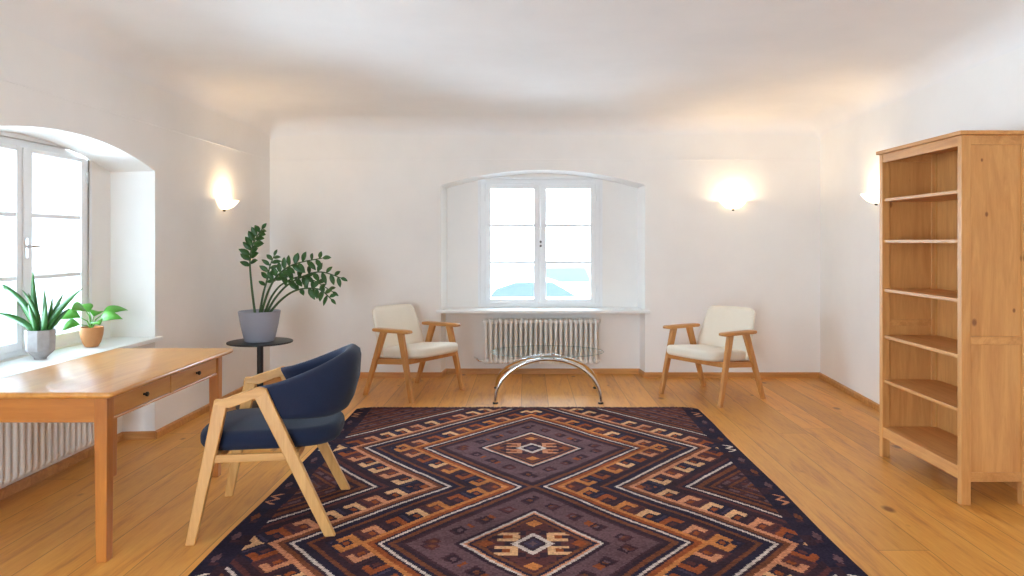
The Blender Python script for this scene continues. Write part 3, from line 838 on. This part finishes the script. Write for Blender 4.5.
# ------------------------------------------------------------------ cream armchairs
def armchair(label, loc, rotz):
    c = thing('lounge_armchair', label, 'armchair', loc, rotz, 'cream lounge armchairs'); c.scale = (1.06, 1.08, 1.0)
    for s in (-1, 1):
        y0, y1 = s * 0.315, s * 0.300
        bm = B(); beam(bm, (0.275, y0, 0), (0.135, y1, 0.592), 0.030, 0.040, 0.034, 0.060, level=True); obj('front_leg', bm, M['teak'], c, bevel=0.006)
        bm = B(); beam(bm, (-0.275, y0, 0), (-0.065, y1, 0.592), 0.030, 0.038, 0.034, 0.060, level=True); obj('rear_leg', bm, M['teak'], c, bevel=0.006)
        # paddle armrest
        bm = B(); pts = []
        for x, w in ((-0.172, 0.032), (-0.152, 0.040), (-0.05, 0.042), (0.12, 0.040), (0.222, 0.036), (0.242, 0.028)): pts.append((x, w))
        outl = [(x, y1 + w) for x, w in pts] + [(x, y1 - w) for x, w in pts[::-1]]
        zz = lambda x: 0.594 + 0.02 * max(0, x + 0.19) * 0.5
        cx = 0.03
        rings = [[(cx + (x - cx) * k, y1 + (y - y1) * k, zz(x) + dz) for x, y in outl] for k, dz in ((0.95, -0.002), (0.99, 0.003), (1.0, 0.012), (0.985, 0.022), (0.94, 0.026))]
        loft(bm, rings); obj('armrest', bm, M['teak_x'], c, smooth=True, angle=50)
        bm = B(); beam(bm, (0.205, s * 0.292, 0.348), (-0.20, s * 0.292, 0.312), 0.022, 0.048); obj('side_rail', bm, M['teak_x'], c, bevel=0.003)
    for x, z in ((0.205, 0.348), (-0.195, 0.312)):
        bm = B(); beam(bm, (x, -0.303, z), (x, 0.303, z), 0.022, 0.048, side=(1, 0, 0)); obj('cross_rail', bm, M['teak_x'], c, bevel=0.003)
    # seat cushion, sloping to the back, bowed front
    out = []
    for k in range(48):
        a = 2 * math.pi * k / 48; ca, sa = math.cos(a), math.sin(a)
        x = 0.03 + 0.285 * math.copysign(abs(ca) ** 0.35, ca)
        hw = 0.272 - 0.02 * (1 if x < 0 else 0)
        y = hw * math.copysign(abs(sa) ** 0.35, sa)
        if x > 0.2: x += 0.02 * (1 - (y / 0.27) ** 2)
        out.append((x, y))
    bm = B(); slab_round(bm, out, 0.356, 0.442, 0.030, 5, zf=lambda x, y: 0.085 * (x - 0.05)); obj('seat', bm, M['cream'], c, smooth=True, angle=180)
    # backrest shell: tapering up, curved round the sitter
    N = 20; rows = []
    for i in range(N + 1):
        m = i / N
        z = 0.352 + (0.792 - 0.352) * m
        f = -0.205 - 0.150 * m
        hw = 0.278 - 0.034 * max(0, (m - 0.30) / 0.70) ** 1.2
        if m > 0.90: hw -= 0.035 * ((m - 0.90) / 0.10) ** 2.4
        rows.append((z, f, hw, m))
    th = 0.030
    grid_f, grid_b = [], []
    K = 20
    for z, f, hw, m in rows:
        rf, rb = [], []
        for k in range(K + 1):
            q = 2 * k / K - 1
            curve = 0.085 * abs(q) ** 2.2
            edge = (1 - abs(q) ** 6) ** 0.5 if abs(q) < 1 else 0
            ev = min(1, math.sqrt(max(0, 1 - (max(0, m - 0.93) / 0.07) ** 2))) if m > 0.93 else (min(1, 0.4 + m * 8))
            t2 = th * (0.25 + 0.75 * edge) * (0.3 + 0.7 * ev)
            rf.append((f + curve + t2, q * hw, z)); rb.append((f + curve - t2 * 0.9, q * hw, z))
        grid_f.append(rf); grid_b.append(rb)
    bm = B()
    loft(bm, [a + b[::-1] for a, b in zip(grid_f, grid_b)]); obj('backrest', bm, M['cream'], c, smooth=True, angle=180)
    return c
armchair('cream upholstered armchair with oak arms left of the radiator', (-1.044, 6.715, 0), math.atan2(-0.57, 0.82))
armchair('cream upholstered armchair with oak arms right of the radiator', (1.672, 6.556, 0), math.atan2(-0.58, -0.81))

# ------------------------------------------------------------------ glass coffee table
def coffee_table():
    cx, cy = 0.182, 6.53
    t = thing('coffee_table', 'oval glass coffee table on two chrome arches before the radiator', 'table', (cx, cy, 0))
    n = 64
    bm = B(); loft(bm, [[(k * 0.51 * math.cos(2 * math.pi * i / n), k * 0.355 * math.sin(2 * math.pi * i / n), z) for i in range(n)] for k, z in ((0.995, 0.405), (1, 0.408), (1, 0.412), (0.995, 0.415))])
    top = obj('glass_top', bm, M['table_glass'], t)
    bm = B(); loft(bm, [[(k * 0.5102 * math.cos(2 * math.pi * i / n), k * 0.3552 * math.sin(2 * math.pi * i / n), z) for i in range(n)] for k, z in ((0.996, 0.4075), (1.0015, 0.4085), (1.0015, 0.4115), (0.996, 0.4125))], cap=False, closed=True)
    obj('glass_rim', bm, M['edge_glass'], top, smooth=True)
    for y0, y1, hw, rr in ((6.245, 6.255, 0.455, 0.019), (6.90, 6.44, 0.472, 0.017)):
        pts = []
        for k in range(33):
            a = math.pi * k / 32
            h = math.sin(a) ** 0.92; z = 0.012 + (0.403 - rr * 1.0 - 0.012) * h
            pts.append((-hw * math.cos(a) * (1.0), y0 - cy + (y1 - y0) * h, z))
        bm = B(); tube(bm, pts, rr * 0.85, 12)
        ar = obj('arch_leg', bm, M['chrome'], t, smooth=True, angle=60)
        for s in (-1, 1):
            bm = B(); lathe(bm, [(0.022, 0), (0.024, 0.004), (0.024, 0.012), (0.017, 0.016)], (s * hw, y0 - cy, 0), 16); obj('foot_cap', bm, M['rubber'], ar, smooth=True)
        for s in (-1, 1):
            bm = B(); lathe(bm, [(0.016, 0), (0.016, 0.016)], (s * 0.05, y1 - cy, 0.389), 14); obj('glass_pad', bm, M['chrome'], ar, smooth=True)
coffee_table()

# ------------------------------------------------------------------ bookcase
def bookcase():
    b = thing('bookcase', 'tall open knotty pine bookcase with six shelves near the right wall', 'bookcase', (2.312, 3.845, 0))
    # local: x into the case (depth), y along its width
    D, W, H = 0.372, 0.90, 1.992
    pw, pd = 0.055, 0.040
    for y0 in (0.0, W - pd):
        for x0, dpt in ((0.0, 0.05), (D - 0.05, 0.05)):
            bm = B(); box(bm, x0, x0 + dpt, y0, y0 + pd, 0, H - 0.02); obj('post', bm, M['pine_z'], b, bevel=0.003)
        bm = B(); box(bm, 0.05, D - 0.05, y0 + 0.010, y0 + 0.028, 0.17, H - 0.05); obj('side_panel', bm, M['pine_z'], b)
        for za, zb in ((0.125, 0.175), (0.855, 0.898), (H - 0.072, H - 0.02)):
            bm = B(); box(bm, 0.05, D - 0.05, y0 + 0.003, y0 + pd - 0.004, za, zb); obj('side_rail', bm, M['pine_x'], b, bevel=0.002)
    bm = B(); box(bm, -0.016, D + 0.004, -0.016, W + 0.016, H - 0.02, H + 0.002); obj('top_board', bm, M['pine_x'], b, bevel=0.004)
    bm = B(); box(bm, 0.004, 0.026, pd, W - pd, H - 0.075, H - 0.02); obj('top_rail', bm, M['pine_x'], b, bevel=0.002)
    bm = B(); box(bm, 0.004, 0.026, pd, W - pd, 0.130, 0.198); obj('plinth_rail', bm, M['pine_x'], b, bevel=0.002)
    bm = B(); box(bm, D - 0.016, D - 0.006, pd - 0.01, W - pd + 0.01, 0.14, H - 0.02); obj('back_panel', bm, M['pine_z'], b)
    for z in (0.198, 0.505, 0.795, 1.097, 1.415, 1.683):
        bm = B(); box(bm, 0.026 if z < 0.3 else 0.012, D - 0.017, pd - 0.008, W - pd + 0.008, z - 0.020, z); obj('shelf', bm, M['pine_x'], b, bevel=0.002)
    bm = B()
    box(bm, D - 0.026, D - 0.017, W - pd - 0.005, W - pd + 0.004, 0.2, H - 0.08)
    obj('corner_bead', bm, M['oak'], b)
bookcase()

# ------------------------------------------------------------------ side table and its plant
st = thing('side_table', 'round black metal pedestal side table by the left wall', 'side table', (-2.27, 6.15, 0))
bm = B(); lathe(bm, [(0.255, 0.541), (0.266, 0.543), (0.268, 0.549), (0.266, 0.555), (0.255, 0.557)], n=56); obj('tabletop', bm, M['black_metal'], st, smooth=True)
bm = B(); tube(bm, [(0, 0, 0.016), (0, 0, 0.541)], 0.026, 18); obj('pole', bm, M['black_metal'], st, smooth=True)
bm = B(); lathe(bm, [(0.19, 0), (0.195, 0.004), (0.195, 0.010), (0.18, 0.016), (0.03, 0.022)], n=48); obj('base', bm, M['black_metal'], st, smooth=True)

def px(x, y, d): return Vector(((x - 527) / F * d, d, EYE - (y - 241) / F * d))
def zz_plant():
    base = Vector((-2.275, 6.15, 0.557))
    p = thing('potted_zz_plant', 'tall dark green plant in a grey pot on the round side table', 'potted plant', base)
    bm = B(); lathe(bm, [(0.112, 0), (0.120, 0.003), (0.128, 0.03), (0.155, 0.15), (0.170, 0.243), (0.172, 0.253), (0.168, 0.257), (0.162, 0.253), (0.158, 0.235), (0.150, 0.222)], n=48); obj('pot', bm, M['pot_grey'], p, smooth=True)
    bm = B(); lathe(bm, [(0.1545, 0.219), (0.10, 0.226), (0.02, 0.229)], n=32); obj('soil', bm, M['soil'], p, smooth=True)
    # stems: control points in the photograph's own geometry, spread in depth around the pot
    stems = [
        ([(254, 312, 6.13), (251.5, 285, 6.12), (250, 262, 6.10), (253, 244, 6.08), (262, 229, 6.05)], 0.45, 17, 0.085, 'tall'),
        ([(259, 312, 6.20), (263, 295, 6.22), (267, 280, 6.24), (270, 266, 6.26), (274, 256, 6.27)], 0.40, 11, 0.075, 'mid'),
        ([(262, 312, 6.10), (268, 292, 6.06), (278, 275, 6.02), (295, 264, 5.98), (323, 258, 5.92)], 0.40, 18, 0.085, 'right'),
        ([(268, 312, 6.18), (276, 297, 6.18), (292, 282, 6.18), (318, 272, 6.16), (341, 278, 6.14)], 0.42, 15, 0.080, 'right'),
        ([(271, 312, 6.13), (281, 300, 6.08), (297, 290, 6.02), (318, 289, 5.96), (331, 299, 5.90)], 0.50, 12, 0.075, 'right'),
        ([(265, 312, 6.22), (272, 296, 6.28), (284, 283, 6.34), (305, 277, 6.42), (333, 292, 6.48)], 0.5, 12, 0.075, 'right'),
    ]
    rnd = random.Random(3)
    for pts, start, nl, ll, kind in stems:
        P = [px(*q) - base for q in pts]
        P[0].x *= 0.75; P[0].z = 0.222
        # smooth path
        path = []
        for i in range(len(P) - 1):
            a = P[max(i - 1, 0)]; b = P[i]; c2 = P[i + 1]; d2 = P[min(i + 2, len(P) - 1)]
            for k in range(8):
                s = k / 8
                path.append(0.5 * ((2 * b) + (c2 - a) * s + (2 * a - 5 * b + 4 * c2 - d2) * s * s + (3 * b - a - 3 * c2 + d2) * s ** 3))
        path.append(P[-1]); n = len(path)
        bm = B(); tube(bm, path, [0.0105 * (1 - 0.75 * i / (n - 1)) + 0.001 for i in range(n)], 8); so = obj('stem', bm, M['stem'], p, smooth=True)
        bm = B()
        for k in range(nl):
            q = start + (0.99 - start) * k / (nl - 1); i = min(n - 2, int(q * (n - 1)))
            pos = path[i].lerp(path[i + 1], q * (n - 1) - i); tan = (path[i + 1] - path[i]).normalized()
            sidev = tan.cross(Vector((0.15, -1, 0.1))).normalized() * (1 if k % 2 else -1)
            dirv = (tan * 0.55 + sidev * 0.85 + Vector((0, rnd.uniform(-0.7, 0.3), rnd.uniform(-0.1, 0.25)))).normalized()
            if k == nl - 1: dirv = tan
            L = 1.18 * ll * (0.75 + 0.4 * math.sin(math.pi * min(1, 0.25 + 0.75 * k / nl))) * rnd.uniform(0.9, 1.1)
            leaf(bm, pos, dirv, Vector((rnd.uniform(-.3, .3), -0.9, 0.5)), L, L * rnd.uniform(0.36, 0.48), 0.12, 0.22, 6, 0.4)
        solid(obj('leaflets', bm, M['leaf_dark'], so, smooth=True, angle=180), 0.0012)
zz_plant()

def aloe():
    base = Vector((-2.80, 4.16, 0.727))
    p = thing('potted_spiky_plant', 'spiky long-leaved green plant in a faceted concrete pot on the windowsill', 'potted plant', base)
    bm = B(); n = 8
    def ring(r, z, off): return [(r * math.cos(2 * math.pi * (i + off) / n), r * math.sin(2 * math.pi * (i + off) / n), z) for i in range(n)]
    loft(bm, [ring(0.032, 0, 0.5), ring(0.034, 0.012, 0.5), ring(0.074, 0.052, 0.5), ring(0.077, 0.170, 0.5), ring(0.068, 0.170, 0.5), ring(0.064, 0.150, 0.5)])
    obj('pot', bm, M['concrete'], p, bevel=0.002)
    bm = B(); lathe(bm, [(0.060, 0.149), (0.03, 0.154), (0.01, 0.155)], n=16); obj('soil', bm, M['soil'], p, smooth=True)
    bm = B(); rnd = random.Random(11)
    # (px right, px up from the pot rim) tips as seen, with depth offset and droop
    tips = [(-44, 50, -0.02, 0.16), (-22, 26, 0.04, 0.02), (-10, 38, -0.05, 0.10), (-8, 56, 0.02, -0.06), (6, 30, 0.05, 0.0), (12, 24, -0.06, 0.0), (39, 39, 0.02, 0.10),
            (-40, 31, 0.08, 0.22), (22, 20, 0.06, 0.08), (-3, 26, -0.07, 0.0), (15, 34, 0.07, 0.05), (-16, 34, 0.06, 0.05), (4, 38, 0.0, 0.02), (-30, 18, -0.06, 0.10)]
    for i, (tx, ty, dy, bow) in enumerate(tips):
        k = 4.16 / F; tx *= 1.12; ty *= 1.08
        b0 = Vector((0.018 * math.copysign(1, tx), dy * 0.25, 0.148)); tp = Vector((tx * k, dy - 0.12 * abs(tx) * k, 0.165 + ty * k))
        ax = tp - b0; L = ax.length; d = ax.normalized(); upv = Vector((0, 0, 1)); upv = (upv - d * upv.dot(d)).normalized()
        sd = Vector((0.35 if i % 2 else -0.35, -0.25, 0)) + d.cross(Vector((0, -1, 0))); sd = (sd - d * sd.dot(d)).normalized()
        W = 0.021 if L > 0.15 else 0.018
        rows = []
        for q in range(13):
            u = q / 12; wq = W * (0.75 + 0.7 * u if u < 0.4 else 1.03 * (1 - ((u - 0.4) / 0.6) ** 1.6)) + 0.0006
            c = b0 + ax * u + upv * (bow * L * 4 * u * (1 - u) * 0.8) 
            nrm = d.cross(sd)
            rows.append((c - sd * wq + nrm * wq * 0.4, c, c + sd * wq + nrm * wq * 0.4))
        vs_ = [[bm.verts.new(p_) for p_ in r_] for r_ in rows]
        for a, b in zip(vs_, vs_[1:]):
            bm.faces.new((a[0], a[1], b[1], b[0])); bm.faces.new((a[1], a[2], b[2], b[1]))
    solid(obj('leaves', bm, M['leaf_mid'], p, smooth=True, angle=180), 0.003)
aloe()

def small_plant():
    base = Vector((-2.80, 4.65, 0.727))
    p = thing('potted_leafy_plant', 'small bright green broad-leaved plant in a terracotta pot on the windowsill', 'potted plant', base)
    bm = B(); lathe(bm, [(0.030, 0), (0.038, 0.003), (0.053, 0.03), (0.065, 0.075), (0.068, 0.105), (0.067, 0.128), (0.060, 0.128), (0.058, 0.112)], n=36); obj('pot', bm, M['terracotta'], p, smooth=True)
    bm = B(); lathe(bm, [(0.0585, 0.110), (0.03, 0.116), (0.01, 0.117)], n=16); obj('soil', bm, M['soil'], p, smooth=True)
    specs = [(-0.55, 0.10, 0.19, 0.155, 0.09, 0.35), (-0.30, -0.35, 0.235, 0.150, 0.085, 0.30), (0.35, -0.2, 0.16, 0.17, 0.075, 0.35), (0.55, 0.25, 0.20, 0.18, 0.07, 0.25),
             (0.15, 0.45, 0.19, 0.13, 0.07, 0.3), (-0.1, 0.4, 0.22, 0.12, 0.07, 0.2), (-0.6, -0.3, 0.15, 0.12, 0.07, 0.4), (0.1, -0.5, 0.15, 0.12, 0.07, 0.35)]
    for x, y, z, L, W, dr in specs:
        # x: to the right in the picture, y: away from the camera
        a = Vector((0.72 * x - 0.5 * y, 0.60 * x + 0.7 * y, 0))
        tip = Vector((a.x * 0.12, a.y * 0.12, z))
        bm = B(); tube(bm, [(0, 0, 0.112), (tip.x * 0.4, tip.y * 0.4, 0.112 + (z - 0.112) * 0.7), tip], [0.004, 0.0035, 0.0025], 6); s = obj('stem', bm, M['leaf_bright'], p, smooth=True)
        bm = B(); leaf(bm, tip, Vector((a.x, a.y, 0.28)), Vector((0.35, -0.5, 0.8)), L * 1.18, W * 1.1, dr * 1.35, 0.25, 10, 0.42); solid(obj('leaf', bm, M['leaf_bright'], s, smooth=True, angle=180), 0.002)
small_plant()

# ------------------------------------------------------------------ light
w = bpy.data.worlds.new('overcast sky'); scene.world = w; w.use_nodes = True
nt = w.node_tree; bg = nt.nodes['Background']
tc = nt.nodes.new('ShaderNodeTexCoord'); sx = nt.nodes.new('ShaderNodeSeparateXYZ'); nt.links.new(tc.outputs['Generated'], sx.inputs[0])
rp = nt.nodes.new('ShaderNodeValToRGB'); nt.links.new(sx.outputs[2], rp.inputs[0])
rp.color_ramp.elements[0].position = 0.0; rp.color_ramp.elements[0].color = (0.68, 0.89, 1.06, 1)
rp.color_ramp.elements[1].position = 0.8; rp.color_ramp.elements[1].color = (0.66, 0.88, 1.08, 1)
nt.links.new(rp.outputs[0], bg.inputs[0]); bg.inputs[1].default_value = 10.0

def portal(loc, rot, sx_, sy_):
    ld = bpy.data.lights.new('daylight portal', 'AREA'); ld.shape = 'RECTANGLE'; ld.size = sx_; ld.size_y = sy_
    ld.cycles.is_portal = True
    o = bpy.data.objects.new('daylight_portal', ld); COL.objects.link(o); o.location = loc; o.rotation_euler = rot
portal((0.142, YB + 0.50, 1.38), (R(-90), 0, 0), 1.28, 1.38)
portal((XL - 0.50, 4.235, 1.37), (0, R(-90), 0), 1.28, 1.28)
portal((XL - 0.50, 0.835, 1.37), (0, R(-90), 0), 1.28, 1.28)
for xa, xb in ADDED_DOORS: portal(((xa + xb) / 2, YR - 0.32, 1.15), (R(90), 0, 0), xb - xa, 2.3)

# ------------------------------------------------------------------ camera
cam = bpy.data.cameras.new('camera'); co = bpy.data.objects.new('camera', cam); COL.objects.link(co)
co.location = (0, 0, EYE); co.rotation_euler = (R(90), 0, 0)
cam.sensor_width = 36; cam.lens = 36 * F / 1024
cam.shift_x = -(527 - 512) / 1024; cam.shift_y = -(288 - 241) / 1024
cam.clip_start = 0.05; cam.clip_end = 200
scene.camera = co
vs = scene.view_settings
vs.view_transform = 'Standard'; vs.look = 'None'; vs.gamma = 1; vs.use_curve_mapping = False; vs.exposure = 1.3
scene.cycles.max_bounces = 14; scene.cycles.diffuse_bounces = 8; scene.cycles.transparent_max_bounces = 16
scene.cycles.use_denoising = True; scene.cycles.sample_clamp_indirect = 6.0
